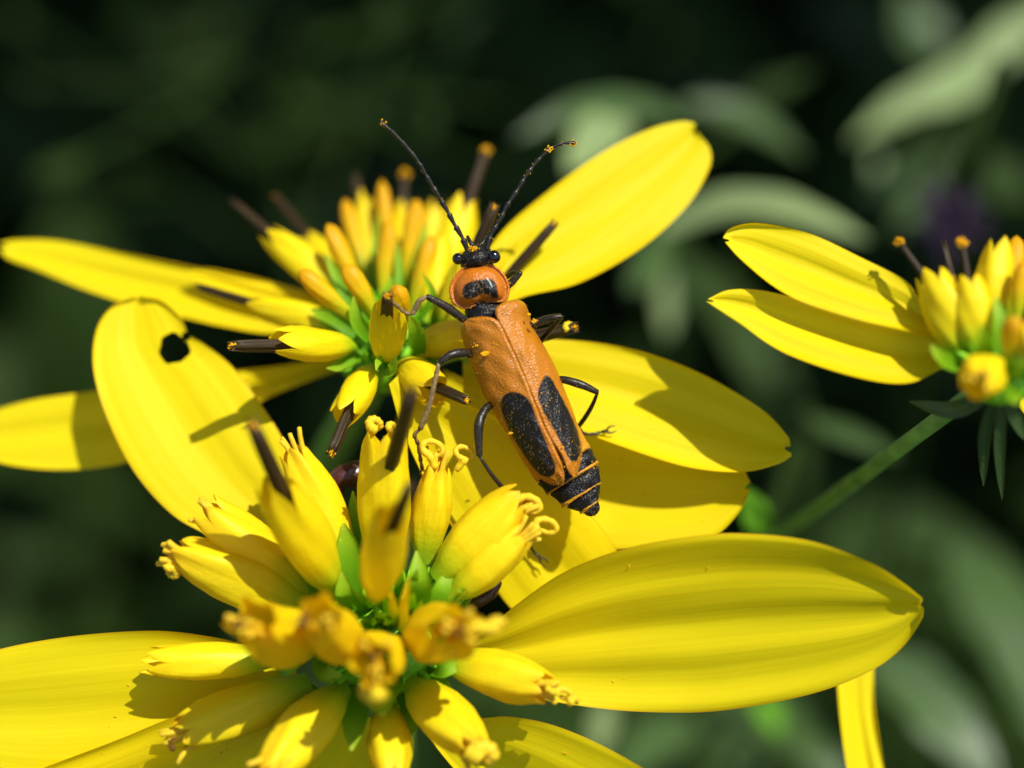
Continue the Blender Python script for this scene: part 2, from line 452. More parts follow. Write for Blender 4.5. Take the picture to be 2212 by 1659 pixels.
def floret(flower, b, t, w, kind='open', an=None, aw=22, seed=0, mat=None, flare=.0, tip=True, curls=(), pr=1.0, scar=None, squash=1.0, bend=0.):
    """b, t: (u, v, z) of foot and mouth; w: width across in grid steps"""
    zc = .5 * (b[2] + t[2]); R = .5 * w * KZ * zc
    Bp, Tp = P(*b), P(*t)
    gb = np.random.default_rng(seed + 777); bv = bend * UP + (gb.normal() * RIGHT + gb.normal() * UP) * (.022 if kind == 'spent' else .010)
    V, F, UVs, ax, N, Bn, L = corolla_mesh(Bp, Tp, R, kind, seed, flare, .74 if kind == 'open' else .84, squash, bv)
    mt = M[mat] if mat else M['bud' if kind == 'bud' else ('spent' if kind == 'spent' else 'floret')]
    o = obj('floret', V, F, mt, flower, uv=UVs)
    if an is not None:
        p1 = P(*an); ra = .44 * aw * KZ * an[2]
        p0 = Bp + ax * L * .62
        anther(o, p0, p1, ra, seed, tip, pr)
    elif kind == 'spent':
        # shrivelled anthers plugging the mouth
        mb = MB(); g = np.random.default_rng(seed + 40)
        for k in range(6):
            d = (N * g.normal() + Bn * g.normal()) * R * .20
            mb.tube(curve([Bp + ax * L * .7 + d, Bp + ax * L * .93 + d * 1.2, Tp + ax * R * g.uniform(.05, .4) + d * 2.0], 7), R * np.linspace(.17, .10, 7), 7)
        mb.build('withered_anther', M['style'], o)
    for c in curls: curl(o, **c)
    if scar is not None:
        mb = MB(); g = np.random.default_rng(seed + 90)
        c = P(*scar[:3]); rr = scar[3] * KZ * scar[2]
        for k in range(5): mb.ball(c + (RIGHT * g.normal() + UP * g.normal()) * rr * .5, rr * g.uniform(.35, .7) * np.array([1, 1, 1]), 8, 6)
        mb.build('brown_mouth', M['scar'], o)
    return o

def bract(flower, pts, w, depth=.5, mat='bract', name='bract', tipw=.08):
    """green sheath, a little leaf folded into a trough; pts: list of (u, v, z)"""
    n, m = 16, 9
    c = curve([P(*p) for p in pts], n); zc = np.mean([p[2] for p in pts]); hw = .5 * w * KZ * zc
    T = np.gradient(c, axis=0); V = []; UVs = []
    for i in range(n):
        t = i / (n - 1); tg = unit(T[i]); side = unit(np.cross(tg, FWD)); nrm = unit(np.cross(side, tg))
        wd = hw * np.interp(t, [0, .2, .5, .8, 1], [.7, .95, 1, .62, tipw])
        for j in range(m):
            a = (j / (m - 1) - .5) * math.pi * .95
            V.append(c[i] + side * wd * math.sin(a) + FWD * wd * depth * math.cos(a)); UVs.append((j / (m - 1), t))
    return obj(name, V, grid_faces(n, m), M[mat], flower, uv=UVs)

def core(flower, c, r, zs):
    mb = MB(); cc = P(*c); mb.ball(cc, r * np.array([1, 1, zs]), 24, 14)
    g = np.random.default_rng(3)
    for k in range(70):
        d = g.normal(size=3); d[2] = abs(d[2]) * .8; d = unit(d - FWD * .5)
        p = cc + d * r * np.array([1, 1, zs]) * .95
        mb.tube(curve([p, p + d * r * .22, p + d * r * .4 + g.normal(size=3) * r * .08], 5), r * np.array([.06, .07, .06, .04, .015]), 6)
    return mb.build('receptacle', M['green'], flower)

def stem(flower, pts, r, mat='stem', name='stem'):
    mb = MB(); c = curve(pts, 40); mb.tube(c, np.linspace(r, r * 1.5, 40), 10); return mb.build(name, M[mat], flower)

# ------------------------------------------------------------------ the ground
gs = 3000.0
n = 61; xs = np.linspace(-1, 1, n); xs = np.sign(xs) * np.abs(xs) ** 2.5 * gs
V = []
for y in xs:
    for x in xs:
        V.append((x, y, 1.2 * math.sin(x * .07 + 1) * math.cos(y * .06) + .8 * math.sin(x * .19 + y * .13)))
tag(obj('ground', V, grid_faces(n, n), M['soil']), 'dark bare soil beneath the plants', 'ground', kind='structure')

# ------------------------------------------------------------------ rear flower, under the beetle
RC = (835, 748, 7.75)
rear = empty('wingstem_flower', P(*RC), label='yellow flower with orange buds and brown anthers, the orange beetle clinging to it', cat='flower', group='yellow flowers')
core(rear, (835, 752, 7.72), .24, .8)
petal(rear, [(1000, 640), (1075, 510), (1180, 415), (1300, 330), (1400, 280), (1470, 262), (1500, 266)],
      [(1030, 690), (1130, 642), (1250, 612), (1380, 540), (1480, 450), (1530, 370), (1535, 325), (1512, 290)], (1250, 450), 7.6, .12, .35, .05, seed=1)
petal(rear, [(1000, 760), (1100, 740), (1200, 733), (1350, 750), (1500, 800), (1640, 880), (1700, 940), (1707, 958)],
      [(1000, 850), (1120, 880), (1230, 920), (1330, 960), (1480, 1008), (1600, 1020), (1680, 1003), (1710, 985)], (1450, 880), 7.32, -.02, .34, .05, seed=2)
petal(rear, [(960, 800), (1100, 870), (1250, 925), (1400, 960), (1520, 980), (1600, 1012), (1620, 1040)],
      [(930, 850), (1050, 1020), (1180, 1130), (1290, 1180), (1400, 1185), (1530, 1165), (1595, 1110), (1620, 1060)], (1400, 1080), 7.41, -.18, .30, .04, seed=3)
petal(rear, [(870, 800), (955, 850), (1080, 905), (1180, 985), (1260, 1090), (1335, 1195), (1345, 1290), (1300, 1345)],
      [(840, 830), (870, 930), (920, 1040), (985, 1150), (1050, 1240), (1105, 1315), (1180, 1365), (1285, 1350)], (1150, 1080), 7.28, .08, -.12, .03, seed=4, wav=.02)
petal(rear, [(760, 760), (640, 785), (520, 800), (350, 820), (200, 845), (60, 865), (-60, 900), (-100, 935)],
      [(770, 790), (690, 815), (560, 868), (430, 940), (270, 1000), (130, 1015), (0, 1000), (-90, 960)], (200, 930), 7.8, -.04, .30, .02, seed=5)
petal(rear, [(740, 640), (600, 615), (480, 590), (300, 553), (130, 521), (40, 518), (2, 524)],
      [(740, 690), (600, 720), (480, 705), (330, 672), (200, 632), (80, 585), (15, 560), (0, 540)], (300, 600), 8.0, -.04, .55, .03, seed=6)
petal(rear, [(760, 650), (690, 640), (600, 612), (500, 588), (440, 580), (400, 590)],
      [(760, 690), (690, 690), (600, 672), (500, 640), (440, 615), (402, 598)], (560, 640), 7.86, -.04, .45, .02, seed=7, nt_=40)

# outer, upper and back florets
floret(rear, (770, 660, 7.75), (577, 503, 7.85), 72, 'open', (507, 438, 7.95), 24, 1, tip=False)
floret(rear, (790, 640, 8.1), (652, 508, 8.25), 62, 'open', (597, 428, 8.4), 21, 2, pr=.8)
floret(rear, (795, 660, 7.65), (697, 480, 7.65), 43, 'bud', seed=3)
floret(rear, (770, 692, 7.35), (640, 587, 7.28), 46, 'bud', seed=4)
floret(rear, (812, 690, 7.4), (750, 565, 7.35), 50, 'bud', seed=5)
floret(rear, (800, 620, 8.0), (740, 434, 8.15), 40, 'bud', seed=6)
floret(rear, (800, 620, 8.2), (777, 418, 8.35), 50, 'open', (768, 384, 8.42), 22, 7, tip=False)
floret(rear, (852, 640, 8.1), (822, 404, 8.2), 38, 'bud', seed=8)
floret(rear, (850, 640, 8.2), (873, 440, 8.3), 62, 'open', (874, 380, 8.4), 20, 9, pr=1.5)
floret(rear, (828, 660, 7.8), (836, 478, 7.85), 43, 'bud', seed=10)
floret(rear, (870, 650, 7.95), (913, 434, 8.0), 50, 'bud', seed=11)
floret(rear, (890, 690, 7.65), (930, 500, 7.68), 46, 'bud', seed=12)
floret(rear, (905, 640, 8.2), (948, 435, 8.3), 50, 'open', None, 20, 13)
floret(rear, (945, 680, 7.85), (1006, 428, 8.0), 84, 'open', (1048, 330, 8.1), 24, 14, pr=1.35)
floret(rear, (920, 700, 7.6), (962, 520, 7.75), 60, 'open', None, 20, 15)
floret(rear, (960, 720, 7.55), (1022, 545, 7.45), 74, 'open', (1065, 452, 7.38), 30, 16, pr=.6)
floret(rear, (1000, 720, 7.5), (1112, 570, 7.47), 62, 'open', (1192, 489, 7.45), 24, 17, pr=.8)
floret(rear, (745, 705, 7.55), (536, 658, 7.65), 64, 'open', (436, 622, 7.72), 21, 18, tip=False)
floret(rear, (765, 746, 7.35), (592, 746, 7.05), 76, 'open', (505, 747, 6.98), 31, 19, pr=.85)
floret(rear, (803, 795, 7.3), (742, 905, 7.02), 78, 'open', (718, 974, 6.96), 30, 20, pr=.8)
floret(rear, (836, 778, 7.28), (833, 662, 6.93), 80, 'open', (836, 642, 6.84), 30, 21, pr=.75)
floret(rear, (868, 710, 7.35), (866, 614, 7.15), 46, 'bud', seed=22)
floret(rear, (895, 752, 7.45), (1030, 716, 7.22), 80, 'open', None, seed=23, mat='ochre')
floret(rear, (872, 788, 7.35), (950, 850, 7.08), 92, 'open', (1004, 863, 7.02), 27, 24, pr=.7, mat='ochre')
floret(rear, (1010, 770, 7.4), (1110, 735, 7.28), 70, 'open', (1236, 708, 7.22), 32, 25, pr=.6)
curl(rear, (1232, 708, 7.2), 11, 1.1, 2.2, .009)
# green sheaths between them
for pts, w in [
    ([(775, 700, 7.5), (735, 610, 7.55), (702, 548, 7.6)], 46), ([(800, 735, 7.3), (770, 690, 7.25), (764, 640, 7.25)], 44),
    ([(842, 690, 7.7), (862, 610, 7.72), (858, 520, 7.8)], 34), ([(815, 690, 7.9), (808, 560, 8.0), (818, 455, 8.05)], 26),
    ([(905, 690, 7.5), (935, 640, 7.45), (912, 588, 7.42)], 24), ([(905, 765, 7.3), (898, 720, 7.2), (885, 680, 7.15)], 52),
    ([(840, 790, 7.25), (820, 778, 7.12), (812, 800, 7.06)], 30), ([(820, 778, 7.3), (842, 800, 7.15), (856, 770, 7.08)], 46),
    ([(770, 720, 7.45), (720, 690, 7.45), (670, 668, 7.5)], 56), ([(880, 680, 7.8), (905, 560, 7.85), (925, 470, 7.95)], 30),
    ([(780, 760, 7.4), (735, 790, 7.3), (705, 795, 7.25)], 40), ([(900, 790, 7.35), (990, 770, 7.3), (1010, 790, 7.3)], 34),
    ([(860, 690, 7.6), (848, 640, 7.5), (842, 590, 7.5)], 40), ([(930, 700, 7.6), (965, 640, 7.6), (970, 580, 7.62)], 40),
    ([(855, 800, 7.35), (870, 850, 7.3), (880, 900, 7.35)], 40)]:
    bract(rear, pts, w * .72)
for k in range(11):
    a = 2 * math.pi * k / 11 + .1; ru = 120
    bract(rear, [(840 + 20 * math.cos(a), 765 + 16 * math.sin(a), 7.86), (840 + .6 * ru * math.cos(a), 765 + .5 * ru * math.sin(a), 7.9 - .06 * math.sin(a)), (840 + ru * math.cos(a), 770 + .75 * ru * math.sin(a), 7.9 - .1 * math.sin(a))], 64, .3)
stem(rear, [P(835, 760, 7.8), P(800, 840, 8.2), P(740, 930, 8.8), P(680, 1030, 9.8), P(620, 1140, 11.5), P(570, 1260, 14.5), P(540, 1380, 20), np.array([-8, 14, 30]), np.array([-9, 16, -2])], .09)

# ------------------------------------------------------------------ front flower
FC = (830, 1370, 7.2)
front = empty('wingstem_flower', P(*FC), label='yellow flower with curled styles and a petal with a round hole, below the beetle', cat='flower', group='yellow flowers')
core(front, (838, 1375, 7.12), .27, .9)
petal(front, [(690, 1290), (600, 1240), (455, 1160), (370, 1110), (290, 1020), (232, 905), (202, 800), (207, 715), (240, 662), (290, 641)],
      [(740, 1240), (690, 1110), (615, 955), (560, 868), (500, 790), (440, 742), (408, 722), (393, 690), (350, 650), (305, 640)],
      (380, 880), 7.42, 0, .32, .04, seed=21, holes=((376, 753, 33), (402, 727, 10)), nt_=96, ns=61, label='yellow petal with a round hole bitten out near its tip')
petal(front, [(980, 1400), (1060, 1350), (1130, 1295), (1220, 1235), (1340, 1188), (1480, 1160), (1600, 1152), (1750, 1168), (1880, 1215), (1950, 1258), (1992, 1292)],
      [(980, 1430), (1060, 1470), (1150, 1505), (1270, 1527), (1400, 1538), (1560, 1535), (1750, 1500), (1880, 1450), (1950, 1398), (1990, 1340), (1995, 1318)],
      (1500, 1340), 6.94, -.12, -.42, .09, seed=22, rib=.013, nrib=3, notch=.006, nt_=80, ns=49)
petal(front, [(640, 1440), (520, 1390), (400, 1367), (300, 1363), (150, 1375), (0, 1402), (-150, 1450), (-240, 1530)],
      [(640, 1500), (560, 1580), (460, 1640), (300, 1700), (120, 1720), (-40, 1690), (-170, 1630), (-240, 1560)],
      (250, 1500), 7.06, .06, -.05, .04, seed=23)
petal(front, [(680, 1500), (560, 1500), (400, 1540), (250, 1600), (80, 1665), (-60, 1730), (-120, 1790)],
      [(690, 1550), (600, 1610), (500, 1690), (380, 1770), (200, 1830), (20, 1850), (-110, 1810)],
      (350, 1640), 6.98, .05, -.35, .04, seed=24)
petal(front, [(930, 1520), (1020, 1550), (1100, 1548), (1200, 1568), (1320, 1620), (1450, 1700), (1560, 1800)],
      [(900, 1560), (980, 1660), (1080, 1760), (1200, 1850), (1350, 1900), (1500, 1880), (1570, 1820)],
      (1250, 1640), 7.15, .05, -.55, .04, seed=25)
petal(front, [(740, 1540), (700, 1600), (640, 1690), (590, 1800), (570, 1900)], [(860, 1560), (850, 1650), (800, 1780), (700, 1880), (600, 1920)],
      (720, 1650), 7.25, .0, -.5, .03, seed=26, nt_=40)

floret(front, (690, 1290, 7.05), (560 - 118, 1104, 6.92), 118, 'spent', seed=31, curls=())
floret(front, (680, 1310, 7.02), (362, 1196, 6.88), 128, 'spent', seed=32, curls=(dict(centre=(372, 1236, 6.86), r=12, turn=1.0, start=3.5, rad=.015),))
floret(front, (722, 1275, 6.95), (590, 1038, 6.5), 112, 'open', (549, 925, 6.33), 38, 33, pr=.8)
floret(front, (760, 1240, 7.05), (628, 950, 6.97), 96, 'spent', seed=34)
floret(front, (828, 1230, 7.05), (836, 930, 6.86), 116, 'open', (886, 858, 6.45), 36, 35, tip=False, flare=.1,
       curls=(dict(centre=(812, 916, 6.95), r=15, turn=.9, start=1.6, rad=.015), dict(centre=(848, 922, 6.95), r=10, turn=.9, start=1.2, rad=.011)))
floret(front, (808, 1290, 6.7), (846, 1105, 6.2), 104, 'open', (884, 1052, 6.08), 32, 36, mat='ochre', tip=False)
floret(front, (915, 1215, 7.1), (950, 985, 7.02), 88, 'spent', seed=37,
       curls=(dict(centre=(936, 970, 6.98), r=24, turn=1.25, start=1.9, rad=.0115, tail=(940, 1010, 7.0)), dict(centre=(1003, 978, 7.0), r=22, turn=1.2, start=1.4, rad=.010, tail=(985, 1015, 7.02))))
floret(front, (945, 1250, 6.95), (1128, 1085, 6.88), 122, 'spent', seed=38,
       curls=(dict(centre=(1143, 1090, 6.86), r=25, turn=1.15, start=-2.2, rad=.0115, tail=(1105, 1090, 6.86)),))
floret(front, (970, 1290, 6.92), (1148, 1150, 6.85), 96, 'spent', seed=39,
       curls=(dict(centre=(1180, 1137, 6.85), r=25, turn=1.15, start=2.7, rad=.0115, tail=(1140, 1158, 6.85)),))
floret(front, (665, 1400, 6.95), (536, 1344, 6.25), 136, 'spent', seed=40, mat='ochre', flare=.2, scar=(518, 1346, 6.2, 12))
floret(front, (755, 1410, 6.85), (684, 1330, 6.15), 124, 'spent', seed=41, mat='ochre', flare=.2, scar=(660, 1346, 6.1, 14))
floret(front, (835, 1400, 6.85), (806, 1428, 6.15), 112, 'spent', None, 20, 42, mat='ochre', flare=.22, scar=(806, 1418, 6.12, 8), curls=(dict(centre=(800, 1490, 6.2), r=14, turn=.6, start=0, rad=.03),))
floret(front, (905, 1380, 6.9), (988, 1358, 6.2), 140, 'spent', seed=43, mat='ochre', flare=.2, scar=(995, 1362, 6.14, 9),
       curls=(dict(centre=(1080, 1350, 6.25), r=16, turn=.6, start=2, rad=.02, tail=(1020, 1352, 6.2)),))
floret(front, (960, 1425, 6.98), (1190, 1492, 6.78), 108, 'spent', seed=44,
       curls=(dict(centre=(1218, 1500, 6.74), r=18, turn=.9, start=3, rad=.0115, tail=(1180, 1485, 6.75)), dict(centre=(1240, 1512, 6.76), r=9, turn=.8, start=2, rad=.014)))
floret(front, (890, 1475, 6.95), (1020, 1625, 6.62), 112, 'spent', seed=45, curls=(dict(centre=(1050, 1628, 6.58), r=20, turn=1.0, start=2.0, rad=.03, tail=(1015, 1620, 6.6)),))
floret(front, (838, 1525, 6.98), (842, 1690, 6.65), 104, 'spent', seed=46)
floret(front, (740, 1490, 6.95), (585, 1665, 6.55), 118, 'spent', seed=47)
floret(front, (590, 1425, 7.0), (310, 1438, 6.9), 88, 'open', None, 20, 48)
floret(front, (670, 1475, 6.98), (375, 1598, 6.85), 116, 'spent', seed=49, scar=(374, 1604, 6.78, 11))
bract(front, [(868, 1370, 6.9), (872, 1310, 6.6), (884, 1245, 6.5)], 26, mat='ochre')
bract(front, [(850, 1350, 6.85), (848, 1300, 6.65), (840, 1262, 6.6)], 20, mat='ochre')
gk = np.random.default_rng(33)
for k in range(26):          # crowded young chaff, bright green
    a = gk.uniform(0, 6.28); q = gk.uniform(10, 75); u0, v0 = 852 + q * math.cos(a), 1345 + q * .9 * math.sin(a)
    bract(front, [(u0, v0, 6.98), (u0 + .35 * q * math.cos(a), v0 + .3 * q * math.sin(a) - 14, 6.82), (u0 + .7 * q * math.cos(a) + gk.normal() * 6, v0 + .6 * q * math.sin(a) - 34, 6.68 + gk.normal() * .03)], gk.uniform(16, 30), .5)
for pts, w in [
    ([(725, 1310, 6.98), (650, 1260, 6.92), (585, 1200, 6.9)], 84), ([(760, 1290, 7.0), (755, 1210, 6.95), (742, 1130, 6.95)], 62),
    ([(780, 1330, 6.9), (748, 1290, 6.8), (738, 1235, 6.8)], 50), ([(895, 1330, 6.9), (905, 1260, 6.75), (900, 1190, 6.8)], 60),
    ([(960, 1300, 6.95), (1000, 1280, 6.85), (988, 1275, 6.8)], 26), ([(940, 1330, 6.9), (960, 1280, 6.85), (970, 1230, 6.9)], 60),
    ([(615, 1410, 6.95), (615, 1440, 6.8), (660, 1420, 6.72)], 44), ([(715, 1400, 6.95), (700, 1450, 6.75), (740, 1460, 6.7)], 56),
    ([(830, 1440, 6.95), (825, 1500, 6.75), (830, 1545, 6.62)], 92), ([(770, 1480, 6.95), (765, 1560, 6.8), (760, 1622, 6.72)], 62),
    ([(920, 1440, 6.95), (960, 1440, 6.85), (1010, 1432, 6.9)], 50), ([(900, 1450, 6.95), (950, 1490, 6.9), (985, 1530, 6.95)], 52),
    ([(870, 1480, 7.0), (890, 1540, 6.9), (880, 1600, 6.85)], 50), ([(690, 1490, 7.02), (640, 1560, 6.95), (580, 1590, 6.95)], 60),
    ([(960, 1330, 7.1), (990, 1300, 7.08), (1020, 1290, 7.05)], 50), ([(770, 1180, 7.05), (765, 1110, 7.04), (762, 1060, 7.04)], 30)]:
    bract(front, pts, w)
for k in range(14):
    a = 2 * math.pi * k / 14 + .2; ru = 150 + 20 * math.sin(3 * k)
    bract(front, [(835 + 30 * math.cos(a), 1385 + 30 * math.sin(a), 7.22), (835 + .6 * ru * math.cos(a), 1385 + .6 * ru * math.sin(a), 7.25), (835 + ru * math.cos(a), 1385 + ru * math.sin(a), 7.22)], 84, .3)
stem(front, [P(838, 1400, 7.2), P(845, 1460, 7.5), P(852, 1560, 8.0), P(860, 1700, 9.0), P(862, 1900, 11), P(862, 2100, 15), P(860, 2300, 22), np.array([-3, 9, 25]), np.array([-4, 8, -2])], .09)
# brown dried bits tucked behind the florets
def brown_bit(pts, w, label):
    mb = MB(); c = curve([P(*p) for p in pts], 22); k = np.linspace(0, 1, 22)
    zc = pts[0][2]; rad = .5 * w * KZ * zc * np.clip(np.sin(np.pi * (k * .84 + .1)), .1, 1) ** .6 * (1 + .05 * np.sin(k * 40))
    mb.tube(c, rad, 14); tag(mb.build('dry_bract', M['brown']), label, 'bract')
brown_bit([(718, 1075, 7.2), (735, 1035, 7.2), (770, 1025, 7.22), (830, 1035, 7.3), (860, 1060, 7.4)], 62, 'glossy dark reddish brown curled bract peeping out between two tall florets')
brown_bit([(1078, 1255, 7.12), (1055, 1285, 7.12), (1015, 1300, 7.15), (960, 1300, 7.25)], 34, 'thin brown withered bract under the floret with two rolled styles')

# stray pollen fallen on the petals
def stray(flower, n_, seed):
    g3 = np.random.default_rng(seed); ps = [c for c in flower.children if c.name.startswith('petal')]; mb3 = MB()
    for _ in range(n_):
        pt = ps[g3.integers(0, len(ps))]; vv = pt.data.vertices[int(g3.integers(0, len(pt.data.vertices)))]
        q3 = np.array(vv.co) + origin_of(pt)
        for _k in range(int(g3.integers(1, 4))): mb3.ball(q3 - FWD * .001 + g3.normal(size=3) * .003, g3.uniform(.0015, .0042), 6, 4)
    o3 = mb3.build('pollen_dust', M['pollen'], flower); o3['kind'] = 'stuff'
stray(rear, 70, 1); stray(front, 70, 2)

# ------------------------------------------------------------------ flower at the side, and the one below
QC = (2140, 790, 6.2)
side = empty('wingstem_flower', P(*QC), label='blurred yellow flower with two petals, on a slanting green stem', cat='flower', group='yellow flowers')
core(side, (2155, 805, 6.55), .15, .7)
petal(side, [(2060, 700), (1990, 650), (1955, 606), (1860, 556), (1750, 505), (1640, 482), (1580, 492), (1562, 512)],
      [(2060, 745), (1990, 722), (1850, 690), (1740, 655), (1670, 618), (1600, 560), (1568, 525)], (1800, 600), 6.80, -.08, .4, .04, seed=61)
petal(side, [(2090, 760), (2000, 720), (1880, 690), (1760, 655), (1650, 628), (1575, 626), (1530, 645)],
      [(2090, 790), (2040, 795), (1960, 828), (1850, 815), (1700, 765), (1600, 702), (1540, 662), (1526, 652)], (1750, 720), 6.80, -.08, .4, .05, seed=62)
petal(side, [(2210, 840), (2280, 860), (2380, 900), (2500, 950), (2560, 1000)], [(2200, 880), (2260, 950), (2360, 1010), (2480, 1030), (2560, 1010)], (2380, 930), 7.1, .1, .5, .04, seed=63, nt_=40)
petal(side, [(2210, 700), (2300, 640), (2420, 580), (2540, 560), (2600, 580)], [(2220, 750), (2320, 730), (2440, 690), (2550, 630), (2600, 600)], (2400, 650), 6.3, .1, .5, .04, seed=64, nt_=40)
floret(side, (2085, 770, 6.57), (2008, 585, 6.64), 92, 'open', (1944, 524, 6.67), 13, 71, pr=2.2, mat='floret')
floret(side, (2110, 760, 6.52), (2094, 590, 6.57), 86, 'open', (2078, 526, 6.6), 15, 72, pr=2.2)
floret(side, (2085, 740, 6.72), (2060, 600, 6.77), 60, 'open', (2040, 528, 6.82), 15, 73, tip=False)
floret(side, (2125, 720, 6.62), (2156, 524, 6.67), 84, 'open', None, seed=74)
floret(side, (2182, 790, 6.32), (2186, 668, 6.22), 46, 'bud', seed=75)
floret(side, (2195, 690, 6.52), (2212, 560, 6.52), 48, 'bud', seed=76)
floret(side, (2175, 700, 6.67), (2200, 510, 6.72), 48, 'bud', seed=77)
floret(side, (2135, 795, 6.42), (2124, 812, 6.16), 98, 'spent', seed=78, mat='ochre', scar=(2126, 812, 6.14, 8))
floret(side, (2200, 790, 6.42), (2280, 720, 6.32), 80, 'open', None, seed=79)
for pts, w in [([(2080, 790, 6.52), (2040, 770, 6.47), (2010, 745, 6.47)], 44), ([(2120, 780, 6.37), (2128, 740, 6.27), (2122, 700, 6.22)], 40),
               ([(2160, 800, 6.32), (2200, 790, 6.22), (2205, 760, 6.22)], 44), ([(2170, 830, 6.32), (2195, 860, 6.22), (2180, 862, 6.17)], 30),
               ([(2160, 770, 6.42), (2165, 700, 6.42), (2150, 640, 6.47)], 40)]:
    bract(side, pts, w)
for pts, w in [([(2130, 850, 6.57), (2060, 885, 6.72), (1965, 868, 6.87)], 40), ([(2150, 860, 6.52), (2128, 940, 6.72), (2125, 1050, 6.97)], 30),
               ([(2165, 865, 6.52), (2160, 960, 6.72), (2165, 1080, 6.97)], 26), ([(2180, 860, 6.52), (2196, 900, 6.62), (2214, 950, 6.72)], 34)]:
    bract(side, pts, w, mat='leaf', name='bract', depth=.3)
stem(side, [P(2150, 815, 6.5), P(2085, 885, 6.8), P(1950, 975, 7.3), P(1820, 1062, 7.9), P(1690, 1150, 8.6), P(1560, 1240, 9.6), P(1420, 1340, 11.5), P(1300, 1430, 15), P(1220, 1500, 22), np.array([2, 24, 20]), np.array([2, 28, -2])], .035)

low = empty('wingstem_flower', P(1850, 1900, 8.2), label='flower of which one narrow hanging yellow petal shows below the broad petal', cat='flower', group='yellow flowers')
petal(low, [(1880, 1860), (1850, 1760), (1829, 1659), (1815, 1560), (1806, 1450), (1800, 1390)], [(1940, 1850), (1925, 1760), (1910, 1659), (1892, 1540), (1888, 1450), (1880, 1390)],
      (1860, 1560), 7.6, .3, .2, .03, seed=81, nt_=40)
core(low, (1920, 1900, 7.8), .2, .8)
stem(low, [P(1920, 1910, 7.85), P(1930, 2200, 9), np.array([4, 6, 25]), np.array([4, 7, -2])], .07)

# ------------------------------------------------------------------ beetle
CX = lambda x, y: (810 + x * .3418, 594 + y * .3418)          # survey sheet of the body
C1 = lambda x, y: (756 + x * .2685, 216 + y * .2685)          # survey sheet of the head
ZB = 7.03
def Bz(u, v): return ZB - .00003 * (v - 800)
def BP(u, v, h): return P(u, v, Bz(u, v) - h)

beetle = empty('soldier_beetle', BP(1130, 820, -.12), label='orange and black soldier beetle with long antennae clinging head up to the flower', cat='beetle')

def inside_dist(pts, poly):
    """signed distance in grid steps, positive inside"""
    pts = np.asarray(pts, float); q = curve(list(poly) + [poly[0]], 120)[:-1]
    d = np.min(np.linalg.norm(pts[:, None] - q[None], axis=2), axis=1)
    x, y = pts[:, 0], pts[:, 1]; ins = np.zeros(len(pts), bool); j = len(q) - 1
    for i in range(len(q)):
        xi, yi = q[i]; xj, yj = q[j]
        ins ^= ((yi > y) != (yj > y)) & (x < (xj - xi) * (y - yi) / (yj - yi + 1e-12) + xi); j = i
    return np.where(ins, d, -d)

def elytron(outer, inner, spot, H=.105):
    n, m = 70, 30
    a = curve([CX(*p) for p in outer], n); b = curve([CX(*p) for p in inner], n); V = []; uvp = []; UVs = []
    for i in range(n):
        t = i / (n - 1)
        Ht = H * np.interp(t, [0, .03, .08, .3, .8, .95, 1], [.35, .75, .95, 1.0, .85, .72, .55])
        for j in range(m):
            s = j / (m - 1)
            q = a[i] * (1 - s) + b[i] * s
            h = Ht * (1 - (1 - s) ** 2.3) - .007 * math.exp(-(1 - s) / .04) - .045 * math.exp(-s / .06)
            h += .018 * math.exp(-((t - .06) / .05) ** 2 - ((s - .22) / .16) ** 2)          # shoulder
            h += .005 * math.exp(-((s - .93) / .035) ** 2) * min(1, t * 6)                    # raised suture
            h += .0022 * math.sin(19 * t + 11 * s) + .002 * math.sin(41 * t - 17 * s)
            uvp.append(q); V.append(BP(q[0], q[1], h + .02)); UVs.append((s, t))
    mask = inside_dist(uvp, [CX(*p) for p in spot])
    return obj('elytron', V, grid_faces(n, m), M['elytra'], beetle, uv=UVs, attr={'mask': mask})
elytron([(560, 292), (540, 315), (542, 360), (560, 430), (590, 510), (640, 650), (700, 785), (770, 905), (830, 995), (900, 1112), (980, 1232), (1060, 1302), (1130, 1332), (1175, 1325)],
        [(600, 272), (680, 262), (752, 275), (800, 320), (862, 440), (942, 620), (1004, 775), (1072, 955), (1136, 1090), (1182, 1195), (1198, 1270), (1192, 1312)],
        [(800, 780), (830, 750), (880, 740), (940, 760), (985, 810), (1010, 880), (1050, 980), (1090, 1080), (1130, 1180), (1140, 1240), (1110, 1275), (1060, 1270), (1000, 1220), (930, 1120), (860, 1010), (815, 900), (795, 830)])
elytron([(900, 155), (940, 172), (965, 215), (985, 280), (1022, 370), (1082, 470), (1150, 600), (1202, 730), (1252, 860), (1290, 980), (1312, 1060), (1316, 1130), (1302, 1200), (1282, 1258)],
        [(850, 160), (795, 182), (762, 215), (765, 262), (794, 320), (856, 453), (938, 640), (1002, 800), (1068, 955), (1128, 1066), (1182, 1150), (1215, 1235), (1250, 1278)],
        [(1075, 635), (1110, 650), (1150, 720), (1190, 790), (1230, 870), (1270, 960), (1295, 1050), (1300, 1120), (1270, 1180), (1230, 1165), (1190, 1090), (1140, 990), (1080, 890), (1035, 790), (1030, 730), (1050, 680)])

